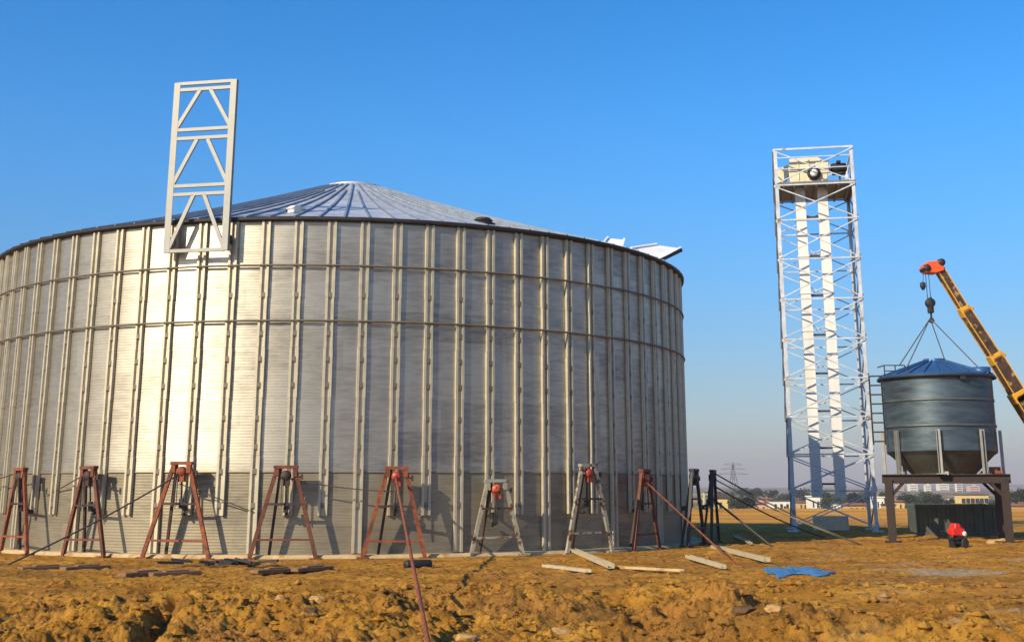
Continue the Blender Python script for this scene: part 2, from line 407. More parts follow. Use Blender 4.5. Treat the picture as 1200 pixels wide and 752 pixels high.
# loose clods and stones: uncountable
def rubble():
    mb = MB(); r = random.Random(5); X = [] 
    for i in range(9000):
        y = 12.6 + 8.6*r.random()**1.2 if i < 7400 else 20 + 10*r.random()
        X.append(((r.random()*1.0-.48)*(y+1), y, i))
    Z = H(np.array([a[0] for a in X]), np.array([a[1] for a in X]))
    for (x, y, i), z in zip(X, Z):
        if math.hypot(x-SCX, y-SCY) < SR+.5: continue
        s = (.012 + .075*r.random()**5) if i < 7400 else (.008+.025*r.random()**3)
        vs = []
        for p in [(1,0,0),(-1,0,0),(0,1,0),(0,-1,0),(0,0,1),(0,0,-1),(.6,.6,.5),(-.6,.5,.6)]:
            k = s*(.6+.8*r.random()); vs.append((x+p[0]*k*1.2, y+p[1]*k, float(z)+p[2]*k*.7+s*.15))
        mb.add(vs, [(0,2,6),(2,4,6),(4,0,6),(1,4,7),(4,2,7),(2,1,7),(0,4,3),(4,1,3),(0,3,5),(3,1,5),(1,2,5),(2,0,5)], 0)
    o = mb.build('rubble', M_earth)
    tag(o, 'loose ochre clods and stones scattered over the rough earth bank', 'rubble', kind='stuff')
rubble()

# ------------------------------------------------------------------ big silo
A0 = math.atan2(-SCX, -SCY)            # bearing (from +Y, clockwise) of camera seen from the silo axis
PHI0, DPHI = -1.0916, 0.0748
def phi_i(i): return PHI0 + DPHI*i
def on_silo(phi, r, z=0.0):            # local to silo axis
    a = A0 - phi
    return Vector((r*math.sin(a), r*math.cos(a), z))
def outward(phi):
    a = A0 - phi; return Vector((math.sin(a), math.cos(a), 0))
def rz_face(phi):                       # rotation that turns local -Y to point outward
    n = outward(phi); return math.atan2(n.x, -n.y)
Z_TOP, Z_W1, Z_W2, Z_LOW = EYE+.1566*40, EYE+.1283*40, EYE+.0954*40, EYE+.0088*40+.02
silo = empty('grain_silo', (SCX, SCY, 0), 0, 'huge round galvanised grain silo with low cone roof, standing behind the row of trestles', 'silo')

def wall_mesh(name, r0, z0, z1, mat, n=252):
    vs = []; fs = []; uvs = []
    for k in range(n+1):
        a = 2*PI*k/n
        for z in (z0, z1): vs.append((r0*math.sin(a), r0*math.cos(a), z))
    me = bpy.data.meshes.new(name)
    for k in range(n): fs.append((2*k, 2*k+1, 2*k+3, 2*k+2))
    me.from_pydata(vs, [], fs)
    uv = me.uv_layers.new(name='sheet')
    for p in me.polygons:
        p.use_smooth = True
        for li in p.loop_indices:
            vi = me.loops[li].vertex_index; uv.data[li].uv = (2*PI*r0*(vi//2)/n, vs[vi][2])
    me.materials.append(mat)
    o = bpy.data.objects.new(name, me); COL.objects.link(o); o.parent = silo
    return o
wall_mesh('wall', SR, Z_LOW, Z_TOP-.02, M_wall)
w2 = wall_mesh('base_tier', SR-.012, .05, Z_LOW-.002, M_walld); w2['label'] = 'dull dusty lowest ring of sheets'
mb = MB(); mb.lathe([(SR-.03, Z_LOW-.03), (SR+.012, Z_LOW-.03), (SR+.012, Z_LOW+.012), (SR-.03, Z_LOW+.012)], 168)
mb.build('sheet_lap', M_walld, silo)
mb = MB(); mb.lathe([(0, .08), (SR+.35, .08), (SR+.42, .02), (SR+.42, -.4)], 120, sm=False)
mb.build('foundation', M_conc, silo)
for z in (Z_W1, Z_W2):
    mb = MB(); mb.lathe([(SR+.09+.026*math.cos(t), z+.026*math.sin(t)) for t in [2*PI*k/8 for k in range(9)]], 252)
    mb.build('wind_ring', M_wring, silo)
mb = MB(); mb.lathe([(SR+.02, Z_TOP-.07), (SR+.155, Z_TOP-.035), (SR+.16, Z_TOP+.022), (SR+.10, Z_TOP+.05)], 168, sm=False)
mb.build('eave', M_dark, silo)

def stiff_mesh(zlo, name):
    mb = MB()
    prof = [(-.115, 0), (-.115, .012), (-.105, .075), (-.05, .075), (-.036, .016), (.036, .016), (.05, .075), (.105, .075), (.115, .012), (.115, 0)]
    secs = [(zlo, 2.25), (2.25, 3.55), (3.55, 4.72), (4.72, 5.9), (5.9, Z_TOP-.06)]
    secs = [s for s in secs if s[1] > zlo+.1]; secs[0] = (zlo, secs[0][1])
    for j, (a, b) in enumerate(secs):
        k = 1.0 if j % 2 == 0 else .92
        vs = [(x*k, -r, a) for x, r in prof] + [(x*k, -r, b-.004) for x, r in prof]; n = len(prof)
        mb.add(vs, [(i, i+n, i+1+n, i+1) for i in range(n-1)] + [tuple(range(n))], 0)
    for z in [1.15, 1.9, 2.45, 3.1, 3.85, 4.45, 5.05, 5.95]:
        if z > zlo+.1:
            mb.box((0, -.05, z), (.085, .05, .11), mi=1)
    me_o = mb.build(name, [M_galv, M_wring], silo)
    return me_o
s_long = stiff_mesh(.1, 'stiffener'); s_short = stiff_mesh(.92, 'stiffener')
first = {0: s_long, 1: s_short}; used = {0: False, 1: False}
for i in range(-8, 38):
    k = 0 if i % 3 == 0 else 1
    o = first[k] if not used[k] else first[k].copy()
    if used[k]: COL.objects.link(o); o.parent = silo
    used[k] = True
    ph = phi_i(i); p = on_silo(ph, SR+.004)
    o.location = p; o.rotation_euler = (0, 0, rz_face(ph))

# roof
M_roof = material('galvanised_roof_sheet', (0.46, 0.49, 0.53), 0.5, 0.35, var=.22, scale=1.6, bump=.12, bscale=5)
APEX = zat(205, SCY)
M_rib = material('weathered_roof_rib', (0.22, 0.26, 0.31), 0.6, 0.3)
def roof_z(r):
    t = 1 - r/(SR+.14); return Z_TOP + .015 + (APEX-Z_TOP-.16)*(t - .035*math.sin(PI*t))
mb = MB(); NR = 112
prof = [(SR+.14, roof_z(SR+.14)-.05)] + [(r, roof_z(r)) for r in [SR+.14, 9, 7, 5, 3, 1.6, .9]]
mb.lathe(prof, NR, sm=False)
for k in range(NR):
    if k % 2 and False: continue
    a = 2*PI*k/NR; d = Vector((math.cos(a), math.sin(a), 0))
    pts = [SR+.14, 8, 5.5, 3.2, 1.4 if k % 2 == 0 else 3.0]
    for r1_, r2_ in zip(pts, pts[1:]):
        if r2_ >= r1_: continue
        mb.bar(d*r1_+Vector((0,0,roof_z(r1_)+.015)), d*r2_+Vector((0,0,roof_z(r2_)+.015)), .05, .055, mi=1)
roof = mb.build('roof', [M_roof, M_rib], silo)
mb = MB(); mb.lathe([(.93, roof_z(.9)-.02), (.93, roof_z(.9)+.03), (.6, roof_z(.9)+.12), (.25, roof_z(.9)+.17), (0, roof_z(.9)+.18)], 32)
mb.build('roof_cap', M_lat, roof)
# small roof vents seen along the eave
for px, py, yy in [(566, 262, 31.0), (347, 250, 30.6)]:
    p = P(px, py, yy)-Vector((SCX, SCY, 0)); rr = math.hypot(p.x, p.y); zz = roof_z(rr)
    mb = MB(); mb.lathe([(.22, zz-.05), (.22, zz+.05), (.26, zz+.06), (.18, zz+.13), (0, zz+.16)], 16, c=(p.x, p.y, 0))
    mb.build('roof_vent', M_dark if px > 500 else M_white, roof)

# ------------------------------------------------------------------ loose roof sheets on the eave
def roof_sheet(px0, px1, yy, pts, th, label, name='roof_sheet'):
    mb = MB(); up = []
    for px, py, Y in pts: up.append(P(px, py, Y))
    n = len(up); vs = up + [p-Vector((0,0,th)) for p in up]
    fs = [tuple(range(n)), tuple(range(n, 2*n))[::-1]] + [(i, i+n, (i+1) % n+n, (i+1) % n) for i in range(n)]
    mb.add(vs, fs)
    c = sum(up, Vector())/n
    return solo(mb, name, [M_sheet], c, label, 'roof sheet')
M_sheet = material('bright_bare_sheet', (0.86, 0.87, 0.88), 0.4, 0.0, var=.06, scale=2)
def panel(corners, ribs, th, name, label):
    """a flat folded roof panel through four points a-b (low edge) and d-c (high edge), with upstanding ribs"""
    a, b, c_, d = corners; mb = MB(); n = (b-a).cross(d-a).normalized()
    if n.z < 0: n = -n
    t = n*th
    mb.add([a, b, c_, d, a-t, b-t, c_-t, d-t], [(0,1,2,3), (7,6,5,4), (0,4,5,1), (1,5,6,2), (2,6,7,3), (3,7,4,0)])
    for k in range(ribs+1):
        f = k/ribs; p = a.lerp(b, f); q = d.lerp(c_, f); mb.bar(p+n*.03, q+n*.03, .05, .06, up=n)
    o = solo(mb, name, [M_sheet], (a+b+c_+d)/4, label, 'roof sheet'); return o
Yp = 36.4
panel([P(739, 291.5, 35.9), P(771, 305, 36.1), P(797, 291, 36.9), P(769, 287, 36.7)], 1, .03, 'roof_sheet', 'bright white roof sheet jutting out over the silo eave')
mb = MB(); mb.bar(P(771, 306, 36.05), P(798, 293, 36.85), .10, .10)
solo(mb, 'edge_beam', M_dark, P(784, 299, 36.5), 'dark beam under the edge of the jutting white roof sheet', 'beam')
panel([P(706, 286, 34.0), P(728, 291, 34.2), P(731, 281, 34.6), P(712, 279, 34.6)], 1, .04, 'roof_sheet', 'small white sheet lying on the roof beside the jutting one')

# ------------------------------------------------------------------ jacking trestles round the silo
def make_trestle(hscale, legmat, hoistmat, loc, rz, label, group, lean=0.0):
    t = empty('jack_trestle', loc, rz, label, 'trestle', group)
    vr = random.Random(label); h = 1.93*hscale*(1+vr.uniform(-.02, .02)); fw = .72*hscale**.5*vr.uniform(.93, 1.06); tw = vr.uniform(.17, .21); t.rotation_euler.z = rz+vr.uniform(-.13, .13); t.rotation_euler.y = vr.uniform(-.02, .02); rj = vr.uniform(-.04, .04)
    for sx in (-1, 1):
        mb = MB(); a = Vector((sx*fw, 0, .03)); b = Vector((sx*tw, lean, h))
        mb.bar(a, b, .085, .075, up=(0,1,0))
        mb.box((sx*fw, 0, .012), (.26, .22, .025)); mb.build('leg', legmat, t)
    mb = MB(); mb.bar((-.12, .02, h), (-.34, .30, .03), .06, .06); mb.box((-.34, .30, .012), (.18,.18,.02)); mb.build('rear_leg', M_rustd, t)
    for zf in (.22, .61):
        z = h*(zf+rj); w = fw + (tw-fw)*zf; mb = MB(); mb.bar((-w, lean*zf-.02, z), (w, lean*zf-.02, z), .045, .045); mb.build('rung', legmat if zf < .5 else M_rustd, t)
    mb = MB(); mb.box((0, lean, h+.03), (2*tw+.14, .14, .07)); mb.box((-tw, lean, h-.08), (.10, .12, .2)); mb.box((tw, lean, h-.08), (.10, .12, .2)); mb.build('head_plate', legmat, t)
    # hoist: gear case, drum, and lifting hook
    mb = MB()
    mb.lathe([(0, -.1), (.10, -.1), (.12, -.05), (.12, .05), (.10, .1), (0, .1)], 14, c=(0, lean+.02, h-.16), M=Matrix.Rotation(PI/2, 3, 'X'))
    mb.box((.02, lean, h-.30), (.15, .13, .16)); ho = mb.build('hoist', hoistmat, t)
    mb = MB(); cy_ = lean-.09; mb.tube([(-.07, cy_, h-.2), (-.075, cy_-.01, h-.7-abs(rj)*6), (-.055, cy_-.01, h-.78-abs(rj)*6), (-.035, cy_, h-.7-abs(rj)*6), (-.04, cy_, h-.2)], .009, 5); mb.build('hand_chain', M_dark, ho)
    mb = MB(); mb.tube([(.16, lean-.02, h-.17), (.34, lean-.02, h-.19)], .018, 6); mb.box((.36, lean-.02, h-.19), (.05,.05,.12)); mb.build('crank', M_rustd, ho)
    mb = MB(); mb.tube([(0, lean+.06, h-.3), (.01, lean+.10, h-.75)], .02, 6); mb.box((.01, lean+.11, h-.85), (.09, .07, .22)); mb.tube([(.01, .2+lean, .95), (.01, .38, .95)], .03, 6)
    mb.bar((.01, lean+.11, h-.9), (.01, .38, h-.98), .05, .08); mb.build('lifting_bracket', M_dark, t)
    return t
TG = 'jacking trestles round the silo'
def trestle_at(i, hs_, lm, hm, label, lean=0.0, off=.46, dphi=0.0):
    ph = phi_i(i)+dphi; p = on_silo(ph, SR+off) + Vector((SCX, SCY, 0)); 
    return make_trestle(hs_, lm, hm, (p.x, p.y, Hs(p.x, p.y)), rz_face(ph), label, TG, lean)
T = {}
T[1] = trestle_at(1, 1.0, M_rust, M_rust, 'rusty trestle by the sunlit curve of the silo, cut off by the photo edge')
T[4] = trestle_at(4, 1.0, M_rust, M_rustd, 'narrow-looking rusty trestle, first one fully in view at the sunlit end of the row')
T[7] = trestle_at(7, 1.0, M_rustm, M_rustd, 'dark brown A-frame trestle with a square flat top crossed by the long guy rope')
T[10] = trestle_at(10, 1.06, M_rust, M_rust, 'tall red-brown trestle on the brightest glare of the silo, guy rope tied to its top')
T[13] = trestle_at(13, 1.0, M_rustm, M_rustd, 'dark A-frame trestle with two clear rungs on the wall beside the glare')
T[16] = trestle_at(16, 1.0, M_rust, M_red, 'red-brown trestle with the long prop pole running towards the viewer')
T[19] = trestle_at(19, .87, M_worn, M_rhoist, 'short pale-legged trestle with an orange hoist head')
T[22] = trestle_at(22, 1.06, M_worn, M_red, 'tall pale-legged trestle with red hoist, behind the bright section on the ground', dphi=.02)
T[25] = trestle_at(25, 1.0, M_rustm, M_rhoist, 'shaded dark trestle with an orange-red hoist and a rusty prop beside it')
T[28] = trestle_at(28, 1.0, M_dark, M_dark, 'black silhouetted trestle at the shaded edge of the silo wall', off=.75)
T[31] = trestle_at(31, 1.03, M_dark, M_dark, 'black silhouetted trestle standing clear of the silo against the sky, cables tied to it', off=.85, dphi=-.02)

# props and ropes
def rope(pts, r, name, mat, label, cat, group=None, sag=0.0, n=14):
    a, b = Vector(pts[0]), Vector(pts[-1])
    if len(pts) == 2:
        pp = [a.lerp(b, k/n) - Vector((0,0,sag*4*(k/n)*(1-k/n))) for k in range(n+1)]
    else: pp = pts
    mb = MB().tube(pp, r, 6)
    return solo(mb, name, mat, a, label, cat, group)
def top_of(i, dz=1.9):
    t = T[i]; return Vector(t.location) + Vector((0, 0, dz))
def gnd(px, py):
    p = G(px, py); p.z = Hs(p.x, p.y); return p
rope([top_of(16, 1.78), gnd(509, 758)], .028, 'prop_pole', M_rust, 'long rusty pole propped from a trestle down to the near earth', 'pole')
rope([top_of(25, 1.7), gnd(862, 662)], .022, 'prop_pole', M_rust, 'rusty pole slanting down from the shaded trestle with the orange-red hoist', 'pole')
rope([top_of(10, 1.85), gnd(4, 664)], .019, 'guy_rope', M_rope, 'long dark guy rope from the tall trestle in the glare down to the earth', 'rope', sag=.08)
rope([top_of(7, 1.9), gnd(-60, 640)], .015, 'guy_rope', M_rope, 'dark guy rope from the square-topped trestle across the narrow-looking one', 'rope', sag=.05)
rope([top_of(4, 1.93), top_of(1, 1.75)], .016, 'guy_rope', M_rope, 'short rope from the first full trestle towards the photo edge', 'rope', sag=.08)
rope([top_of(10, 1.62), P(308, 604, T[10].location.y+.2)], .014, 'guy_rope', M_rope, 'thin rope slanting down from the tall trestle across the wall beside the glare', 'rope')
rope([top_of(13, 1.75), top_of(16, 1.45)], .014, 'slack_cable', M_rope, 'thin slack cable sagging between the dark A-frame and the trestle with the long prop', 'cable', sag=.06)
e31 = top_of(31, 1.95)
for k, (dz, g_, lab) in enumerate([(1.97, (1010, 638), 'uppermost of the cables running from the silhouetted trestle towards the lattice tower'),
                                   (1.80, (1000, 634), 'middle cable between two others from the silhouetted trestle to the tower foot'),
                                   (1.60, (965, 630), 'lower steep cable from the silhouetted trestle to the shaded ground')]):
    rope([top_of(31, dz), gnd(*g_)], .022, 'stay_cable', M_rope if k != 1 else M_galv, lab, 'cable', 'stay cables at the shaded side', sag=.1)
rope([top_of(31, 1.2), gnd(905, 640)], .03, 'stay_cable', M_rope, 'thickest and lowest cable, reaching the ground nearest the silhouetted trestle', 'cable', 'stay cables at the shaded side')

# steel sections and debris on the pad
def section(p, q, label, w=.09, h=.05, mat=None, cat='steel section', name='steel_section'):
    a, b = gnd(*p), gnd(*q); up = Vector((0,0,1)); a.z += .045; b.z += .045
    mb = MB(); mb.bar(a, b, w, .012, up=(0,0,1))
    d = (b-a).normalized(); x = up.cross(d).normalized()
    for s_ in (-1, 1): mb.bar(a+x*s_*w/2+up*h/2, b+x*s_*w/2+up*h/2, .012, h)
    solo(mb, name, mat or M_timber, a, label, cat, 'loose channel sections on the earth')
section((669, 647), (716, 668), 'short bright channel section slanting away from the foot of the pale-legged tall trestle', .13, .08)
section((638, 664), (690, 673), 'pale channel section lying in front of the pale-legged tall trestle', .10, .05)
section((722, 667), (800, 673), 'long thin dull channel section lying in front of the shaded trestle', .07, .04, M_conc)
section((806, 657), (848, 668), 'short bright channel section on the red earth past the silo', .10, .07)
section((836, 643), (899, 662), 'longest pale channel section, pointing at the blue sheet', .13, .08)
section((880, 640), (862, 630), 'dull dark-edged section in the shade behind the longest pale one', .08, .05, M_galv)

M_tarp = material('blue_plastic', (0.05, 0.16, 0.33), 0.6, 0, var=.25, scale=3, bump=.3, bscale=6)
def tarp():
    c = G(934, 672); mb = MB(); n, m_ = 26, 14; vs = []; r = random.Random(3)
    for j in range(m_+1):
        for i in range(n+1):
            u, v = i/n*2-1, j/m_*2-1
            x = c.x + .54*u*(1+.08*math.sin(v*5)); y = c.y + .8*v*(1+.12*math.sin(u*4)) + .2*u
            f = max(0, 1-max(abs(u), abs(v))**4)
            z = Hs(x, y) + .025 + f*(.018*math.sin(u*9+v*3)+.02*math.sin(v*14-u*6)+.012*math.sin(u*23+v*7)+.03)
            vs.append((x, y, z))
    fs = [(j*(n+1)+i, j*(n+1)+i+1, (j+1)*(n+1)+i+1, (j+1)*(n+1)+i) for j in range(m_) for i in range(n)]
    mb.add(vs, fs, 0, True)
    o = solo(mb, 'plastic_sheet', M_tarp, Vector((c.x, c.y, 0)), 'crumpled blue plastic sheet lying on the earth between silo and tower', 'tarpaulin')
    md = o.modifiers.new('thick', 'SOLIDIFY'); md.thickness = .012
tarp()

def rock(px, py, s, label, seed, mat, name='rock', sq=.6):
    c = gnd(px, py); r = random.Random(seed); mb = MB()
    import bmesh
    bm = bmesh.new(); bmesh.ops.create_icosphere(bm, subdivisions=2, radius=s)
    for v in bm.verts:
        k = .75+.5*r.random(); v.co = Vector((v.co.x*1.3*k, v.co.y*k, v.co.z*sq*k))
    mb.add([v.co + c + Vector((0,0,s*sq*.45)) for v in bm.verts], [[l.vert.index for l in f.loops] for f in bm.faces]); bm.free()
    return solo(mb, name, mat, c, label, 'rock' if name == 'rock' else name.replace('_', ' '))
M_rock = material('pale_rock', (0.42, 0.25, 0.09), .9, 0, var=.3, bump=.6, bscale=20)
M_rockd = material('dark_clod', (0.10, 0.055, 0.02), .95, 0, var=.3, bump=.6, bscale=20)
rock(371, 701, .11, 'pale rounded rock on the bank below the dark A-frame with two clear rungs', 1, M_rock)
rock(362, 712, .10, 'dark clod just below the pale rounded rock', 2, M_rockd, 'earth_clod')
rock(655, 722, .10, 'small pale rock at the end of the smooth track', 3, M_rock)
rock(872, 735, .11, 'dark clod on the mound near the wet rut', 4, M_rockd, 'earth_clod')
rock(330, 701, .07, 'smaller pale rock on the bank near the dark clod', 5, M_rock)
rock(905, 736, .09, 'small brown rock at the foot of the bright mound', 6, M_rock)
rock(545, 728, .12, 'brown rock on the slope beside the long prop pole', 8, M_rock)
# debris heap at the wall foot
def debris():
    c = gnd(262, 664); mb = MB(); r = random.Random(9)
    for k in range(14):
        p = c + Vector((r.uniform(-.75, .75), r.uniform(-.35, .35), .04+r.random()*.08))
        mb.bar(p, p+Vector((r.uniform(-.45, .45), r.uniform(-.3, .3), r.uniform(-.03, .08))), .06+.05*r.random(), .05)
    solo(mb, 'debris', M_dark, c, 'dark heap of scrap pieces at the wall foot between the glare trestle and its neighbour', 'debris', kind='stuff')
debris()
# short offcut pipe near the prop
a = gnd(466, 668)+Vector((0,0,.09)); b = gnd(505, 668)+Vector((.1,.5,.09))
mb = MB(); mb.lathe([(0,-.28),(.075,-.28),(.085,-.24),(.085,.24),(.075,.28),(0,.28)], 14, M=(b-a).to_track_quat('Z','Y').to_matrix())
solo(MB().add([Vector(v)+(a+b)/2 for v in mb.v], mb.f, 0, True), 'scrap_roller', M_dark, (a+b)/2, 'dark stubby roller lying beside the base of the long prop pole', 'roller')
M_streak = material('brown_shadow_streak', (0.20, 0.11, 0.05), .9, 0, var=.35, scale=3, bump=.4, stretch=(1, 6, 6))
# low dark strips added to imitate shadow streaks on the pad
for k, (px, py, lab) in enumerate([(52, 668, 'dark flat strip imitating a shadow streak on the pad below the first full trestle'), (100, 668, 'dark flat strip imitating a shadow streak on the pad beside the square-topped trestle'),
                                   (168, 676, 'dark flat strip imitating a shadow streak on the pad above the start of the ground crack'), (204, 675, 'dark flat strip imitating a shadow streak on the pad in front of the glare trestle'),
                                   (322, 673, 'dark stubby strip imitating a shadow streak in front of the dark A-frame with two clear rungs'), (365, 671, 'dark stubby strip imitating a shadow streak nearest the pad edge below the pale wall')]):
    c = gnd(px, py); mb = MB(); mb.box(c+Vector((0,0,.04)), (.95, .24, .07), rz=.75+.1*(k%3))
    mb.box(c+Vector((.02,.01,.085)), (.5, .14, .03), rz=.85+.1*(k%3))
    solo(mb, 'shadow_streak', M_streak, c, lab, 'plank', 'imitated shadow streaks on the pad', bevel=.01)

# ------------------------------------------------------------------ truss frame against the silo rim
def truss():
    ph = None; best = 1e9
    for k in range(-200, 200):
        f = k/200*1.2; w = on_silo(f, SR+.28)+Vector((SCX, SCY, 0))
        px = 600 + FPX*w.x/(w.y*(_c+ratio(295)*_s))
        if abs(px-231) < best: best = abs(px-231); ph = f
    c = on_silo(ph, SR+.28) + Vector((SCX, SCY, 0))
    z0, z1 = zat(295, c.y), zat(96, c.y)
    t = empty('steel_truss', (c.x, c.y, z0), rz_face(ph)+.02, 'galvanised ladder-like truss with three A-shaped braces rising above the silo eave', 'truss')
    h = z1-z0; w = .77
    for s_ in (-1, 1):
        mb = MB(); mb.box((s_*w, 0, h/2), (.11, .09, h)); mb.box((s_*(w-.03), -.055, h/2), (.16, .02, h)); mb.build('post', M_truss, t)
    for z in (.03, .36*h-.12, .36*h+.09, .685*h-.10, .685*h+.12, h-.19, h-.03):
        mb = MB(); mb.bar((-w+.05, -.02, z), (w-.05, -.02, z), .08, .08); mb.build('crossbar', M_truss, t)
    for z0_, z1_ in ((.08, .36*h-.15), (.36*h+.14, .685*h-.14), (.685*h+.17, h-.22)):
        for s_ in (-1, 1):
            mb = MB(); mb.bar((s_*(w-.07), -.03, z0_), (s_*.14, -.03, z1_), .09, .06, up=(0,1,0)); mb.build('diagonal_brace', M_truss, t)
    for s_ in (-1, 1):
        mb = MB(); mb.box((s_*w, .14, .25), (.08, .2, .10)); mb.box((s_*w, .14, .34), (.06, .16, .12)); mb.build('mounting_bracket', M_dark, t)
truss()

# ------------------------------------------------------------------ bucket elevator in its lattice tower
TY = 47.5
tc_ = P(957.5, 300, TY); TX = tc_.x
TH = zat(171, TY); TS = 2.95
tower = empty('lattice_tower', (TX, TY, 0), R_(-11.0), 'tall white square lattice tower round the elevator tubes', 'tower')
zs = [zat(py, TY-1.4) for py in (617, 575, 532, 488, 443, 397, 350, 303, 257, 216, 174)]
zs[0] = .12
h2 = TS/2
corners = [(-h2,-h2), (h2,-h2), (h2,h2), (-h2,h2)]
for x, y in corners:
    mb = MB(); sx, sy = (1 if x < 0 else -1), (1 if y < 0 else -1)
    mb.box((x+sx*.06, y, zs[-1]/2), (.12, .018, zs[-1])); mb.box((x, y+sy*.06, zs[-1]/2), (.018, .12, zs[-1]))
    for z in zs[1:-1]: mb.box((x+sx*.09, y-sy*.012, z), (.16, .02, .2))
    mb.box((x, y, .03), (.4, .4, .06)); mb.build('leg', M_lat, tower)
for j in range(len(zs)-1):
    za, zb = zs[j], zs[j+1]
    for k in range(4):
        a = Vector((*corners[k], 0)); b = Vector((*corners[(k+1) % 4], 0))
        mb = MB(); u = Vector((0,0,1)); out = (a+b).normalized()*.03
        if j > 0: mb.bar(a+u*za+out, b+u*za+out, .046, .052)
        m1, m2 = a+u*(za+.05), b+u*(zb-.05); mb.bar(m1+out, m2+out, .045, .04); n1, n2 = b+u*(za+.05), a+u*(zb-.05); mb.bar(n1-out*.3, n2-out*.3, .045, .04)
        mb.build('bracing', M_lat, tower)
mb = MB()
for k in range(4):
    a = Vector((*corners[k], zs[-1])); b = Vector((*corners[(k+1) % 4], zs[-1])); mb.bar(a, b, .06, .07)
mb.build('top_frame', M_lat, tower)
zp = zat(222, TY)
mb = MB(); mb.box((0, 0, zp-.07), (TS+.05, TS+.05, .05)); 
for k in range(7): mb.box((-h2+.3+k*.41, 0, zp-.15), (.07, TS, .12))
for sx in (-1, 1): mb.box((sx*(h2-.02), 0, zp-.1), (.05, TS, .2))
mb.box((0, -h2+.02, zp-.08), (TS, .05, .13)); mb.build('platform', M_plat, tower)
mb = MB()
for z in (zp+.5, zp+.95):
    for k in range(4):
        a = Vector((*corners[k], z)); b = Vector((*corners[(k+1) % 4], z)); mb.bar(a, b, .035, .035)
mb.build('guard_rail', M_lat, tower)
elev = empty('bucket_elevator', (TX-.6*math.sin(R_(11)), TY-.6*math.cos(R_(11)), 0), R_(-11.0), 'bucket elevator with two white tubes and a cream head, inside the lattice tower', 'elevator')
for sx in (-1, 1):
    mb = MB(); x = sx*.42-.12
    mb.box((x, 0, (zp+.7)/2+.6), (.38, .34, zp-.5))
    for z in np.arange(1.6, zp-.3, 1.42): mb.box((x, 0, float(z)), (.44, .40, .05))
    mb.build('leg_tube', M_tube, elev)
for z in zs[1:9]:
    mb = MB(); mb.box((-.12, -.02, z+.25), (.5, .10, .07)); mb.build('spacer', M_rustd, elev)
mb = MB(); mb.box((-.12, 0, .3), (1.25, .42, .5)); mb.build('boot', M_galv, elev)
# head: rounded hood with discharge chute
zh = zp+.05
ol = [(-.80, 0), (.62, 0), (.66, .45), (.60, .80), (.30, .98), (-.45, .98), (-.78, .82), (-.86, .60)]
mb = MB(); mb.prism([(x-.1, z+zh+.05) for x, z in ol], -.26, .26); 
mb.box((-.1, 0, zh+.58), (1.6, .62, .06)); 
mb.box((-.62, 0, zh+.98), (.5, .3, .12)); mb.box((.35, -.28, zh+.62), (.5, .06, .5))
for x in (-.55, -.15, .3): mb.box((x, -.275, zh+.55), (.05, .04, .84))
hd = mb.build('head', M_cream, elev, bevel=.02)
mb = MB(); mb.prism([(-.92, zh+.40), (-.92, zh+.80), (-1.35, zh+.62), (-1.42, zh+.12), (-1.10, zh+.05)], -.22, .22); mb.build('discharge_chute', M_cream, elev, bevel=.02)
mb = MB(); mb.lathe([(0,-.06),(.24,-.06),(.26,0),(.24,.06),(0,.06)], 22, c=(.02, -.34, zh+.36), M=Matrix.Rotation(PI/2, 3, 'X')); mb.build('drive_pulley', M_dark, elev)
mb = MB(); mb.lathe([(0,-.09),(.14,-.09),(.14,.09),(0,.09)], 18, c=(.02, -.40, zh+.36), M=Matrix.Rotation(PI/2, 3, 'X')); mb.build('bearing', M_white, elev)
mb = MB(); mb.lathe([(0,-.30),(.15,-.30),(.19,-.2),(.19,.25),(.10,.31),(0,.31)], 18, c=(.98, -.05, zh+.60), M=Matrix.Rotation(PI/2, 3, 'Y')); mb.box((.98,-.05,zh+.38), (.5,.3,.05)); mb.box((1.0,-.05,zh+.2), (.06,.25,.4)); mb.box((.98,-.1,zh+.82), (.16,.16,.12)); mb.build('motor', M_dark, elev)

# ------------------------------------------------------------------ hopper silo on its steel frame
HY = 38.6
hb = P(1105, 556, HY); HXc = hb.x; Z_B = hb.z
fang = R_(-17.0)
FW, FD = 3.20, 2.9
M_frame = material('dark_oily_brown_steel', (0.035, 0.018, 0.013), 0.65, 0.2, col2=(0.018, 0.012, 0.01), scale=5, bump=.2)
frame = empty('support_frame', (HXc+.02, HY, 0), fang, 'dark brown steel frame carrying the small hopper silo', 'steel frame')
frame.location.z = 0
for sx in (-1, 1):
    for sy in (-1, 1):
        mb = MB(); x, y = sx*FW/2, sy*FD/2
        mb.box((x, y-.1, (Z_B-.13)/2), (.22, .02, Z_B-.13)); mb.box((x, y+.1, (Z_B-.13)/2), (.22, .02, Z_B-.13)); mb.box((x, y, (Z_B-.13)/2), (.02, .18, Z_B-.13))
        mb.box((x, y, .02), (.42, .42, .04)); mb.bar((x-sx*.05, y, Z_B-.62), (x-sx*.48, y, Z_B-.16), .09, .12, up=(0,1,0))
        mb.build('post', M_frame, frame)
for sy in (-1, 1):
    mb = MB(); y = sy*FD/2; mb.box((0, y, Z_B-.01), (FW+.35, .2, .025)); mb.box((0, y, Z_B-.24), (FW+.35, .2, .025)); mb.box((0, y, Z_B-.125), (FW+.35, .03, .21)); mb.build('beam', M_frame, frame)
for sx in (-1, 1):
    mb = MB(); x = sx*FW/2; mb.box((x, 0, Z_B-.012), (.18, FD-.22, .022)); mb.box((x, 0, Z_B-.235), (.18, FD-.22, .022)); mb.box((x, 0, Z_B-.125), (.03, FD-.22, .2)); mb.build('side_beam', M_frame, frame)
mb = MB(); mb.box((FW/2-.25, -.3, Z_B+.06), (.55, 1.2, .08)); mb.box((FW/2-.15, -.2, Z_B+.16), (.3, .5, .12)); mb.build('bracket_plate', M_rust, frame)

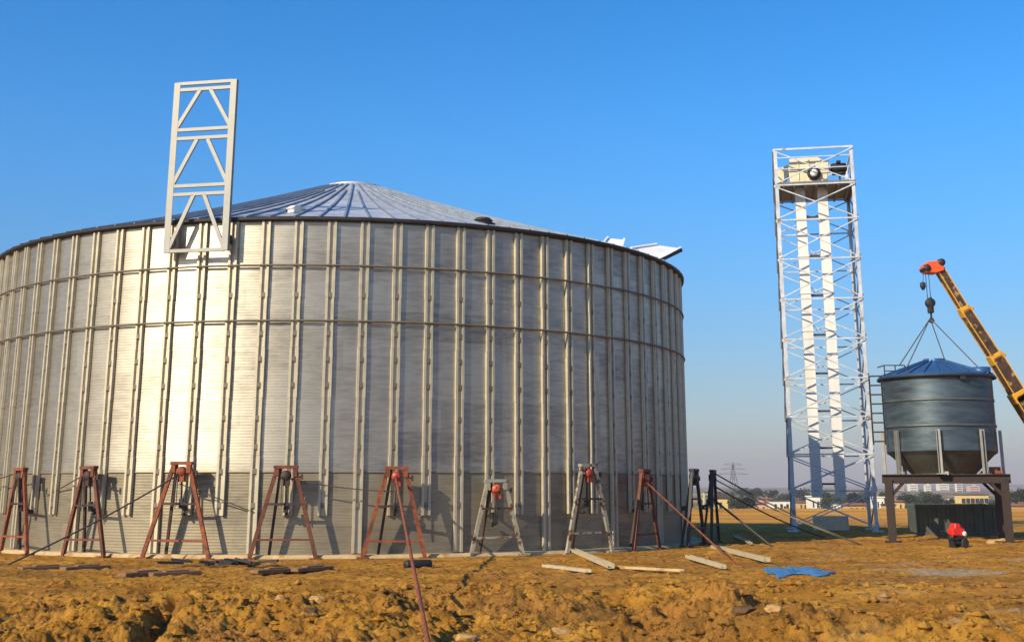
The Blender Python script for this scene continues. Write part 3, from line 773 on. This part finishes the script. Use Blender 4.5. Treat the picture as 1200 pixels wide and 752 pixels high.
M_hop = material('weathered_bluish_galvanised', (0.07, 0.10, 0.125), 0.45, 0.55, var=.5, scale=1.4, stretch=(.6,.6,3), bump=.1, bscale=8)
M_hopd = material('dark_hopper_sheet', (0.10, 0.12, 0.12), 0.5, 0.5, var=.3, scale=1.4)
M_hoproof = material('blue_grey_roof', (0.03, 0.10, 0.24), 0.45, 0.3, var=.2, scale=2)
hop = empty('hopper_silo', (HXc+.02, HY, Z_B), 0, 'small round hopper-bottom silo with blue cone roof on the brown frame', 'silo')
HR = 1.60
zt = zat(438, HY-1.2)-Z_B; zb_ = zat(528, HY-1.5)-Z_B; za_ = zat(420, HY)-Z_B
def corr(r, z0, z1, n):
    out = []
    for k in range(n*2+1):
        z = z0+(z1-z0)*k/(n*2); out.append((r+(.012 if k % 2 else 0), z))
    return out
tiers = 3; hh = (zt-zb_)/tiers
for k in range(tiers):
    mb = MB(); mb.lathe(corr(HR+.006*k, zb_+k*hh, zb_+(k+1)*hh-.012, 11), 64)
    mb.build('wall_ring', [M_hop, M_hopd, M_hop][k] if False else M_hop, hop)
mb = MB()
for k in (1, 2): mb.lathe([(HR+.01, zb_+k*hh-.04), (HR+.035, zb_+k*hh-.04), (HR+.035, zb_+k*hh+.03), (HR+.01, zb_+k*hh+.03)], 64)
mb.build('band', M_hopd, hop)
mb = MB(); mb.lathe([(HR, zb_+.02), (HR-.05, zb_-.05), (.95, .04), (.90, -.16), (0, -.2)], 48, sm=False)
mb.lathe([(HR-.10, zb_-.1), (HR+.02, zb_-.02)], 48); mb.build('hopper_cone', M_hopd, hop)
mb = MB(); mb.lathe([(HR+.12, zt-.05), (HR+.13, zt), (HR+.05, zt+.03), (.35, za_-.10), (.33, za_-.02), (0, za_)], 24, sm=False)
for k in range(24):
    a = 2*PI*k/24; d = Vector((math.cos(a), math.sin(a), 0)); mb.bar(d*(HR+.08)+Vector((0,0,zt+.04)), d*.4+Vector((0,0,za_-.09)), .03, .04)
hroof = mb.build('roof', M_hoproof, hop)
mb = MB(); mb.lathe([(HR+.10, zt-.09), (HR+.15, zt-.09), (HR+.15, zt-.04), (HR+.10, zt-.04)], 48); mb.build('eave_ring', M_dark, hop)
mb = MB(); mb.lathe([(.3, 0), (.3, .16), (0, .18)], 20, c=(1.05, -.9, zt+.06)); mb.build('hatch', M_hoproof, hroof)
for a_ in (0.0,):
    mb = MB(); mb.box((.22, -HR-.06, zt-.13), (.16, .12, .14)); mb.build('lifting_lug', M_dark, hop)
for k in range(8):
    a = R_(-90-20.6+22.5*2*k) + R_(0)
    d = Vector((math.cos(a), math.sin(a), 0)); p = d*(HR+.06)
    mb = MB(); zc = (zb_+.62)/2+0; rz = math.atan2(d.y, d.x)-PI/2
    mb.box(p+Vector((0,0,(zb_+.62)/2)), (.11, .02, zb_+.62), rz=rz); 
    for s_ in (-1, 1): mb.box(p+Vector((-d.y*s_*.05, d.x*s_*.05, (zb_+.62)/2))+d*.04, (.02, .09, zb_+.62), rz=rz)
    mb.box(p+Vector((0,0,.012)), (.26, .26, .024), rz=rz)
    mb.bar(p+Vector((-d.y*.06, d.x*.06, .03)), p+Vector((-d.y*.2, d.x*.2, .03)), .05, .1)
    mb.build('leg', M_truss, hop)
# ladder on the sunny flank
mb = MB(); ax = -(HR+.28); zl0, zl1 = zat(521, HY)-Z_B, zat(440, HY)-Z_B
for s_ in (-1, 1): mb.bar((ax+s_*.17, -.05*s_-.05, zl0), (ax+s_*.17, -.05*s_-.05, zl1), .04, .03)
for k in range(8):
    z = zl0+.1+(zl1-zl0-.12)*k/7; mb.bar((ax-.17, 0, z), (ax+.17, -.1, z), .045, .045)
for z in (zl0+.5, zl1-.4): mb.bar((ax+.17, -.1, z), (-HR, -.1, z), .03, .03)
mb.build('ladder', M_dark, hop)
mb = MB(); zr = zt
for x in (-HR-.05, -HR+.28, -HR+.58): mb.tube([(x, -.3, zr-.05), (x, -.3, zr+.34)], .018, 6)
for z in (zr+.17, zr+.34): mb.tube([(-HR-.05, -.3, z), (-HR+.58, -.3, z)], .018, 6)
mb.tube([(-HR-.05, -.3, zr+.34), (-HR-.05, .4, zr+.34)], .018, 6)
mb.build('hand_rail', M_dark, hop)

# ------------------------------------------------------------------ crane
CY = HY
def C(px, py, Y=CY): return P(px, py, Y)
b0 = C(1101, 316); b1 = C(1131, 365); b2 = C(1167, 420); b3 = C(1194, 464)
ddir = (b3-b0).normalized()
bend = b0 + ddir*((b0.z-2.4)/(-ddir.z))
crane = empty('mobile_crane', (bend.x+4.2, CY, 0), 0, 'telescopic mobile crane whose dark and yellow boom holds the small silo', 'crane')
off = Vector(crane.location)
def cpart(mb, name, mat, parent=None, bevel=0):
    o = mb.build(name, mat, crane if parent is None else parent, bevel, off=off); return o
def boomsec(a, b, w, h, name='boom_section'):
    mb = MB(); yv = Vector((0,1,0)); mb.bar(a, b, w, h, up=(0,1,0))
    n = ddir.cross(yv).normalized()
    for s_ in (-1, 1):
        for t_ in (-1, 1):
            o_ = n*(w/2*s_) + yv*((h/2)*t_); mb.bar(a+o_, b+o_, .03, .03, up=(0,1,0), mi=1)
    cpart(mb, name, [M_boom, M_yel])
boomsec(b0, b1, .22, .28); boomsec(b1, b2, .29, .35); boomsec(b2, b3, .36, .42)
boomsec(b3, bend, .44, .50)
for p, w in ((b1, .33), (b2, .41), (b3, .50)):
    mb = MB(); mb.bar(p-ddir*.16, p+ddir*.16, w, w, up=(0,1,0)); mb.bar(p-ddir*.16, p-ddir*.02, w*.7, w*1.15, up=(0,1,0)); n = ddir.cross(Vector((0,1,0))).normalized(); sgn = 1 if n.z > 0 else -1
    mb.box(p+n*sgn*w*.58, (.16, .2, .12)); cpart(mb, 'boom_collar', M_yel, bevel=.02)
# head
mb = MB()
hp = [C(1079, 314), C(1084, 308), C(1097, 306.5), C(1103, 309), C(1104, 318), C(1095, 321), C(1083, 320)]
vs = [p+Vector((0,-.22,0)) for p in hp]+[p+Vector((0,.22,0)) for p in hp]; n = len(hp)
mb.add(vs, [tuple(range(n))[::-1], tuple(range(n, 2*n))]+[(i, (i+1) % n, (i+1) % n+n, i+n) for i in range(n)])
hd = cpart(mb, 'boom_head', M_orange, bevel=.02)
for px, py in ((1101, 308.5), (1084, 315)):
    mb = MB(); mb.lathe([(0,-.26),(.10,-.26),(.12,-.2),(.12,.2),(.10,.26),(0,.26)], 16, c=C(px, py), M=Matrix.Rotation(PI/2, 3, 'X')); cpart(mb, 'sheave', M_dark, hd)
hook = P(1089, 371, CY); 
mb = MB()
for dx in (-.05, .05): mb.tube([C(1086, 318)+Vector((dx,0,0)), C(1089, 352)+Vector((dx,0,0))], .012, 5)
cpart(mb, 'hoist_rope', M_rope)
mb = MB(); c = C(1090, 355)
mb.lathe([(0,-.10),(.14,-.10),(.155,0),(.14,.10),(0,.10)], 20, c=c, M=Matrix.Rotation(PI/2, 3, 'X'))
mb.box(c-Vector((0,0,.2)), (.15, .20, .22)); mb.box(c, (.06, .26, .34)); mb.tube([c-Vector((0,0,.3)), c-Vector((0,0,.46)), c-Vector((-.07,0,.55)), c-Vector((-.01,0,.62)), c-Vector((.07,0,.56))], .035, 8)
cpart(mb, 'hook_block', M_dark, bevel=.01)
mb = MB(); mb.tube([C(1082, 319), C(1081.5, 331)], .01, 5); cpart(mb, 'auxiliary_rope', M_rope)
mb = MB(); c2 = C(1081.5, 335); mb.lathe([(0,.13),(.08,.1),(.09,-.02),(.04,-.12),(0,-.14)], 12, c=c2); cpart(mb, 'auxiliary_weight', M_dark)
# body of the crane, outside the picture
mb = MB(); mb.box(bend+Vector((.9, .5, -.5)), (2.6, 1.6, 1.3)); mb.box(bend+Vector((2.0, .5, -.3)), (.8, 2.0, 1.0)); cpart(mb, 'turntable', M_yel, bevel=.06)
mb = MB(); mb.box((bend.x+5.5, CY+.5, 1.05), (9.5, 2.3, .5)); cpart(mb, 'chassis', M_yel, bevel=.05)
mb = MB(); mb.box((bend.x+9.4, CY+.5, 1.9), (1.4, 2.3, 1.5)); cb_ = cpart(mb, 'cab', M_yel, bevel=.1)
mb = MB(); mb.box((bend.x+9.4, CY-.66, 2.15), (1.0, .03, .6)); cpart(mb, 'window', M_dark, cb_)
for wx in (2.0, 3.4, 7.0, 8.3, 9.6):
    for wy in (-.65, 1.65):
        mb = MB(); mb.lathe([(0,-.16),(.3,-.16),(.5,-.17),(.54,-.1),(.54,.1),(.5,.17),(.3,.16),(0,.16)], 24, c=(bend.x+wx, CY+wy, .54), M=Matrix.Rotation(PI/2, 3, 'X')); cpart(mb, 'wheel', M_dark)
# slings
hkp = C(1090, 373)
for k, (px, py, dy, lab) in enumerate([(1054, 428, -.9, 'outer sling from the crane hook down to the ladder side of the small silo'), (1061, 434, -1.2, 'inner sling of the pair reaching the roof near the hand rail'),
                                       (1108, 424, -.3, 'middle sling from the crane hook to the roof ridge'), (1150, 434, -.9, 'sling from the crane hook to the roof edge under the boom')]):
    rope([hkp, P(px, py, CY+dy)], .016, 'sling', M_rope, lab, 'sling', 'slings on the crane hook')

# ------------------------------------------------------------------ steel tank and red pump under the frame
M_tank = material('dark_green_grey_paint', (0.07, 0.085, 0.07), 0.6, 0.1, var=.35, scale=1.5, bump=.1)
p0, p1 = P(1082, 627, 41.5), P(1174, 627, 41.5)
tk = empty('site_tank', ((p0.x+p1.x)/2, 42.4, 0), R_(-8), 'long dark green-grey steel tank standing behind the brown frame', 'tank')
w_ = p1.x-p0.x; zt_ = zat(591, 41.6)
mb = MB(); mb.box((0, 0, zt_/2+.05), (w_, 1.8, zt_-.1)); mb.build('body', M_tank, tk, bevel=.03)
mb = MB()
for k in range(9): mb.box((-w_/2+.12+k*(w_-.24)/8, -.93, zt_/2), (.07, .06, zt_-.2))
mb.build('stiffening_rib', M_tank, tk)
mb = MB(); mb.box((0, -.92, zt_-.03), (w_+.08, .1, .09)); mb.box((0, .92, zt_-.03), (w_+.08, .1, .09)); mb.box((0, -.92, .09), (w_+.06, .09, .12)); mb.build('rim', M_tank, tk)

# red pump unit
pp = gnd(1122, 641); pu = empty('engine_pump', pp, R_(15), 'small bright red engine pump on dark wheels in front of the tank', 'pump')
pu.scale = (.74, .74, .85)
mb = MB(); mb.prism([(-.24, .36), (.20, .34), (.26, .40), (.27, .56), (.12, .60), (.08, .72), (-.12, .74), (-.16, .60), (-.27, .56)], -.17, .17); mb.build('engine_cover', M_redb if 'M_redb' in globals() else material('bright_red_paint', (.60,.018,.012), .5, 0, var=.1), pu, bevel=.03)
mb = MB(); mb.box((0, 0, .27), (.62, .36, .05)); mb.box((-.22, 0, .13), (.04, .3, .26)); mb.box((.02, 0, .2), (.3, .26, .16)); mb.box((.1, 0, .32), (.3, .3, .08)); mb.tube([(-.28, -.18, .28), (-.55, -.18, .50)], .016, 6); mb.tube([(-.28, .18, .28), (-.55, .18, .50)], .016, 6); mb.tube([(-.55, -.18, .5), (-.55, .18, .5)], .016, 6); mb.build('chassis', M_dark, pu)
for x, y in ((.18, -.22), (.18, .22)):
    mb = MB(); mb.lathe([(.03,-.035),(.10,-.035),(.14,-.03),(.145,0),(.14,.03),(.10,.035),(.03,.035)], 18, c=(x, y, .145), M=Matrix.Rotation(PI/2, 3, 'X')); mb.build('wheel', M_dark, pu)
mb = MB(); mb.lathe([(0,-.05),(.07,-.05),(.07,.05),(0,.05)], 14, c=(.2, -.2, .42), M=Matrix.Rotation(PI/2, 3, 'X')); mb.build('air_filter', M_white, pu)

# small stones / pads at the frame foot
rock(1163, 637, .13, 'pale stone by the foot of the brown frame', 21, M_rock)
rock(1174, 635, .12, 'brown-grey stone between the two frame feet', 22, M_rock)

# ------------------------------------------------------------------ far houses, trees, pylon
def wall_mat(n, c): return material(n, c, .85, 0, var=.12, scale=.6)
M_hy, M_hp, M_hw, M_ho = wall_mat('yellow_plaster', (.62,.45,.16)), wall_mat('pink_plaster', (.55,.36,.26)), wall_mat('white_plaster', (.72,.68,.55)), wall_mat('ochre_plaster', (.55,.33,.13))
M_rt, M_rd = material('dull_red_roof', (.26,.09,.05), .8), material('dark_roof', (.06,.04,.045), .8)
M_win = material('dark_window', (.03,.035,.04), .2)
def house(pxa, pxb, top, Y, wm, rm, label, pitch=.25, flat=False, nwin=2, depth=None):
    a, b = P(pxa, top, Y), P(pxb, top, Y); w = b.x-a.x; cx = (a.x+b.x)/2; d = depth or max(4, w*.7); z0 = Hs(cx, Y)-.3; rh = 0 if flat else min(w*pitch*.5, 1.6)
    h = max(1.6, a.z-z0-rh)
    t = empty('house', (cx, Y+d/2, z0), 0, label, 'house', 'far houses on the plain')
    mb = MB(); mb.box((0, 0, h/2), (w, d, h)); mb.build('wall', wm, t)
    mb = MB()
    if flat: mb.box((0, 0, h+.12), (w+.3, d+.3, .22))
    else: mb.prism([(-w/2-.3, h), (w/2+.3, h), (w*.28, h+rh), (-w*.28, h+rh)], -d/2-.3, d/2+.3)
    mb.build('roof', rm, t)
    for k in range(nwin):
        x = -w/2 + w*(k+.5)/nwin; mb = MB(); mb.box((x, -d/2-.01, h*.62), (min(1.2, w*.14), .08, min(1.1, h*.34))); mb.build('window', M_win, t)
    mb = MB(); mb.box((w*.18, -d/2-.012, h*.34), (min(1.0, w*.12), .08, h*.62)); mb.build('door', M_rd, t)
    return t
house(838, 861, 578, 230, M_hy, M_rd, 'yellow-walled house with dark roof among the black trees beyond the field', .45)
house(884, 898, 588, 215, M_hp, M_rt, 'small pink house at the end of the dark tree clump')
house(893, 905, 583, 260, M_hp, M_rt, 'pinkish house half hidden behind the small pink one')
house(905, 926, 587, 250, M_hw, M_rd, 'long pale house just before the lattice tower leg', flat=True, nwin=3)
house(950, 961, 582, 240, M_hw, M_hw, 'bright white house between the tower leg and the first elevator tube', flat=True)
house(936, 946, 587, 260, M_ho, M_rt, 'little ochre house beside the bright white one')
house(976, 985, 590, 220, M_hw, M_rd, 'tiny white house between the two elevator tubes', flat=True)
house(994, 1014, 589, 225, M_ho, M_rt, 'orange-brown house past the second elevator tube', nwin=3)
house(1026, 1036, 583, 240, M_hw, M_hw, 'brilliant white box house beside the frame post', flat=True)
house(1052, 1064, 586, 250, M_hy, M_rt, 'small yellow house inside the brown frame, close to its post')
house(1126, 1158, 580, 300, M_hy, M_rd, 'long yellow building with a dark window band seen through the frame', flat=True, nwin=6)
house(1098, 1112, 581, 330, M_hw, M_rt, 'pale red-roofed house seen through the middle of the frame')
house(1188, 1206, 590, 210, M_ho, M_rt, 'ochre house past the outer frame post at the photo edge')
house(1040, 1050, 590, 215, M_ho, M_rd, 'small dark-roofed house right behind the frame post')
# far town blocks and white tower
def block(pxa, pxb, top, Y, mat, label, name='apartment_block', cat='building', rows=3):
    a, b = P(pxa, top, Y), P(pxb, top, Y); w = b.x-a.x; cx = (a.x+b.x)/2; z0 = Hs(cx, Y)-1; h = a.z-z0
    t = empty(name, (cx, Y, z0), 0, label, cat, 'far town blocks' if name == 'apartment_block' else None)
    mb = MB(); mb.box((0, 0, h/2), (w, w*.8, h)); mb.box((w*.1, 0, h+.6), (w*.3, w*.3, 1.2)); mb.build('wall', mat, t)
    for k in range(rows):
        mb = MB(); mb.box((0, -w*.4-.02, h*(k+.7)/(rows+.4)), (w*.8, .1, h*.09)); mb.build('window_band', M_win, t)
block(1119, 1126, 561, 1300, M_hw, 'lone tall white tower block on the hazy skyline inside the frame', 'tower_block', 'tower', 6)
for pa, pb, tp, YY, mt, lab in [(1050, 1058, 568, 1250, M_hp, 'low pinkish block on the skyline nearest the frame post'), (1064, 1074, 567, 1350, M_hw, 'pale wide block on the skyline, second from the frame post'),
                               (1083, 1090, 568, 1300, M_hw, 'narrow pale block on the skyline above the dark trees'), (1098, 1110, 566.5, 1400, M_hw, 'wide pale block beside the lone white tower'),
                               (1134, 1146, 569, 1250, M_hp, 'low pink block just past the lone white tower'), (932, 940, 570, 1200, M_hp, 'hazy block on the skyline beside the tower leg')]:
    block(pa, pb, tp, YY, mt, lab)

M_leaf = [material('dark_foliage', (.02,.03,.012), .8, 0, var=.4, scale=.8), material('green_foliage', (.03,.05,.018), .8, 0, var=.4, scale=.8), material('bluish_foliage', (.02,.05,.035), .8, 0, var=.4, scale=.8)]
M_bark = material('bark', (.10,.07,.05), .9)
def crown_mesh(seed, n=750):
    r = random.Random(seed); mb = MB(); lobes = [(Vector((r.uniform(-.55,.55), r.uniform(-.5,.5), r.uniform(-.15,.5))), r.uniform(.35,.62)) for _ in range(9)]
    for k in range(n):
        c, s_ = lobes[r.randrange(9)]; d = Vector((r.gauss(0,1), r.gauss(0,1), r.gauss(0,1))).normalized()*s_*(r.random()**.4)
        p = c+d; q = .05+.07*r.random(); u = Vector((r.gauss(0,1), r.gauss(0,1), r.gauss(0,1))).normalized(); v = u.orthogonal().normalized()
        mb.add([p-u*q, p+v*q*.7, p+u*q, p-v*q*.7], [(0,1,2,3)])
    return mb
CR = [crown_mesh(s_).build('crown', M_leaf[s_ % 3]) for s_ in range(5)]
CRM = [c.data for c in CR]
for c in CR: bpy.data.objects.remove(c)
def tree(px, top, Y, wpx, k, label, name='tree'):
    p = P(px, top, Y); w = wpx/FPX*Y*1.35; z0 = Hs(p.x, Y)-.2; h = max(p.z-z0, 1.5)
    t = empty(name, (p.x, Y, z0), k*1.7, label, 'tree', 'trees on the far plain')
    mb = MB(); mb.tube([(0,0,0), (.03*h,0,h*.35), (0,.02*h,h*.7)], [h*.04, h*.03, h*.012], 6); mb.tube([(.03*h,0,h*.35), (.15*h,.05*h,h*.6)], [h*.02, h*.008], 5); mb.build('trunk', M_bark, t)
    c = bpy.data.objects.new('crown', CRM[k % 5]); COL.objects.link(c); c.parent = t; c.location = (0, 0, h*.56); c.scale = (w*.56, w*.56, h*.50)
for k, a in enumerate([(830, 576, 225, 16, 'dark tree closest to the silhouetted trestle'), (846, 574, 240, 22, 'dark tree rising behind the yellow-walled house'), (874, 577, 205, 24, 'biggest black tree between the yellow-walled and pink houses'),
        (862, 582, 200, 14, 'low dark bush-like tree at the corner of the yellow-walled house'), (868, 570, 420, 18, 'small dark tree on the ridge line above the big black one'), (886, 572, 420, 22, 'wide tree on the ridge line over the pink houses'),
        (902, 573, 430, 16, 'olive tree on the ridge line over the long pale house'), (912, 580, 300, 14, 'brown-green tree behind the long pale house'), (922, 577, 330, 14, 'round tree just before the tower leg'),
        (938, 572, 330, 14, 'dark tree behind the little ochre house'), (944, 578, 300, 12, 'small tree beside the bright white house'), (973, 575, 260, 16, 'bluish-green tree between the elevator tubes'), (983, 577, 255, 13, 'smaller bluish tree touching the second elevator tube'),
        (998, 577, 270, 18, 'wide green tree just past the second elevator tube'), (1010, 576, 275, 18, 'middle green tree of the clump near the tower side'), (1020, 577, 265, 14, 'end green tree of the clump by the tower leg'),
        (1034, 575, 300, 14, 'tree over the brilliant white box house'), (1058, 577, 280, 16, 'dark tree over the small yellow house in the frame'), (1070, 578, 250, 20, 'dark tree above the tank corner'), (1084, 575, 240, 22, 'tallest dark tree seen through the frame'),
        (1096, 579, 235, 18, 'low dark tree above the middle of the tank'), (1110, 583, 260, 14, 'small tree beside the pale red-roofed house'), (1164, 584, 240, 14, 'tree between the yellow building and the frame post'),
        (1189, 573, 260, 22, 'green tree past the outer frame post'), (1201, 571, 250, 22, 'green tree cut off by the photo edge'), (966, 584, 215, 12, 'low bush-like tree at the foot of the first elevator tube')]):
    tree(a[0], a[1], a[2], a[3], k, a[4])
# grey-green post by the field
c = gnd(826, 600); c = P(826, 600, 80); z0 = Hs(c.x, 80)
mb = MB(); zt2 = zat(577, 80); mb.tube([(c.x, 80, z0-.1), (c.x, 80, zt2)], [.13, .10], 8); mb.box((c.x, 80, zt2-.1), (.6, .12, .14)); mb.bar((c.x-.25, 80, zt2-.15), (c.x, 80, zt2-.6), .06, .06); mb.bar((c.x+.25, 80, zt2-.15), (c.x, 80, zt2-.6), .06, .06)
solo(mb, 'utility_post', wall_mat('grey_green_post', (.30,.31,.22)), Vector((c.x, 80, z0)), 'grey-green post with a short crossarm at the field edge', 'post')
# hazy power pylon
pc = P(860, 572, 620); zt3 = zat(543, 620); z0 = Hs(pc.x, 620)
py_ = empty('power_pylon', (pc.x, 620, z0), .3, 'faint lattice power pylon on the hazy horizon', 'pylon')
hh_ = zt3-z0; mb = MB()
lv = [(0, 2.4), (.25, 1.8), (.5, 1.2), (.75, .7), (1, .15)]
for (f1, w1), (f2, w2) in zip(lv, lv[1:]):
    for sx, sy in ((-1,-1),(1,-1),(1,1),(-1,1)):
        mb.bar((sx*w1, sy*w1, f1*hh_), (sx*w2, sy*w2, f2*hh_), .16, .16); mb.bar((sx*w1, sy*w1, f1*hh_), (-sx*w2 if sx == sy else sx*w2, sy*w2 if sx == sy else -sy*w2, f2*hh_), .10, .10)
mb.build('mast', M_rope, py_)
for f, w in ((.70, 8), (.84, 6.5), (.97, 5)):
    mb = MB(); z = f*hh_; mb.bar((-w, 0, z), (w, 0, z), .14, .14); mb.bar((-w, 0, z), (0, 0, z+1.2), .10, .10); mb.bar((w, 0, z), (0, 0, z+1.2), .10, .10); mb.build('crossarm', M_rope, py_)

# ------------------------------------------------------------------ air
def haze():
    mb = MB(); mb.box((200, 2050, 18), (9000, 4500, 120))
    m = bpy.data.materials.new('haze_air'); m.use_nodes = True; N = m.node_tree.nodes; L = m.node_tree.links
    N.remove(N['Principled BSDF']); v = N.new('ShaderNodeVolumePrincipled'); v.inputs['Color'].default_value = (.68,.66,.74,1); v.inputs['Density'].default_value = .0004; v.inputs['Anisotropy'].default_value = 0.0
    L.new(v.outputs[0], N['Material Output'].inputs['Volume'])
    o = mb.build('haze', m); tag(o, kind='stuff')
haze()
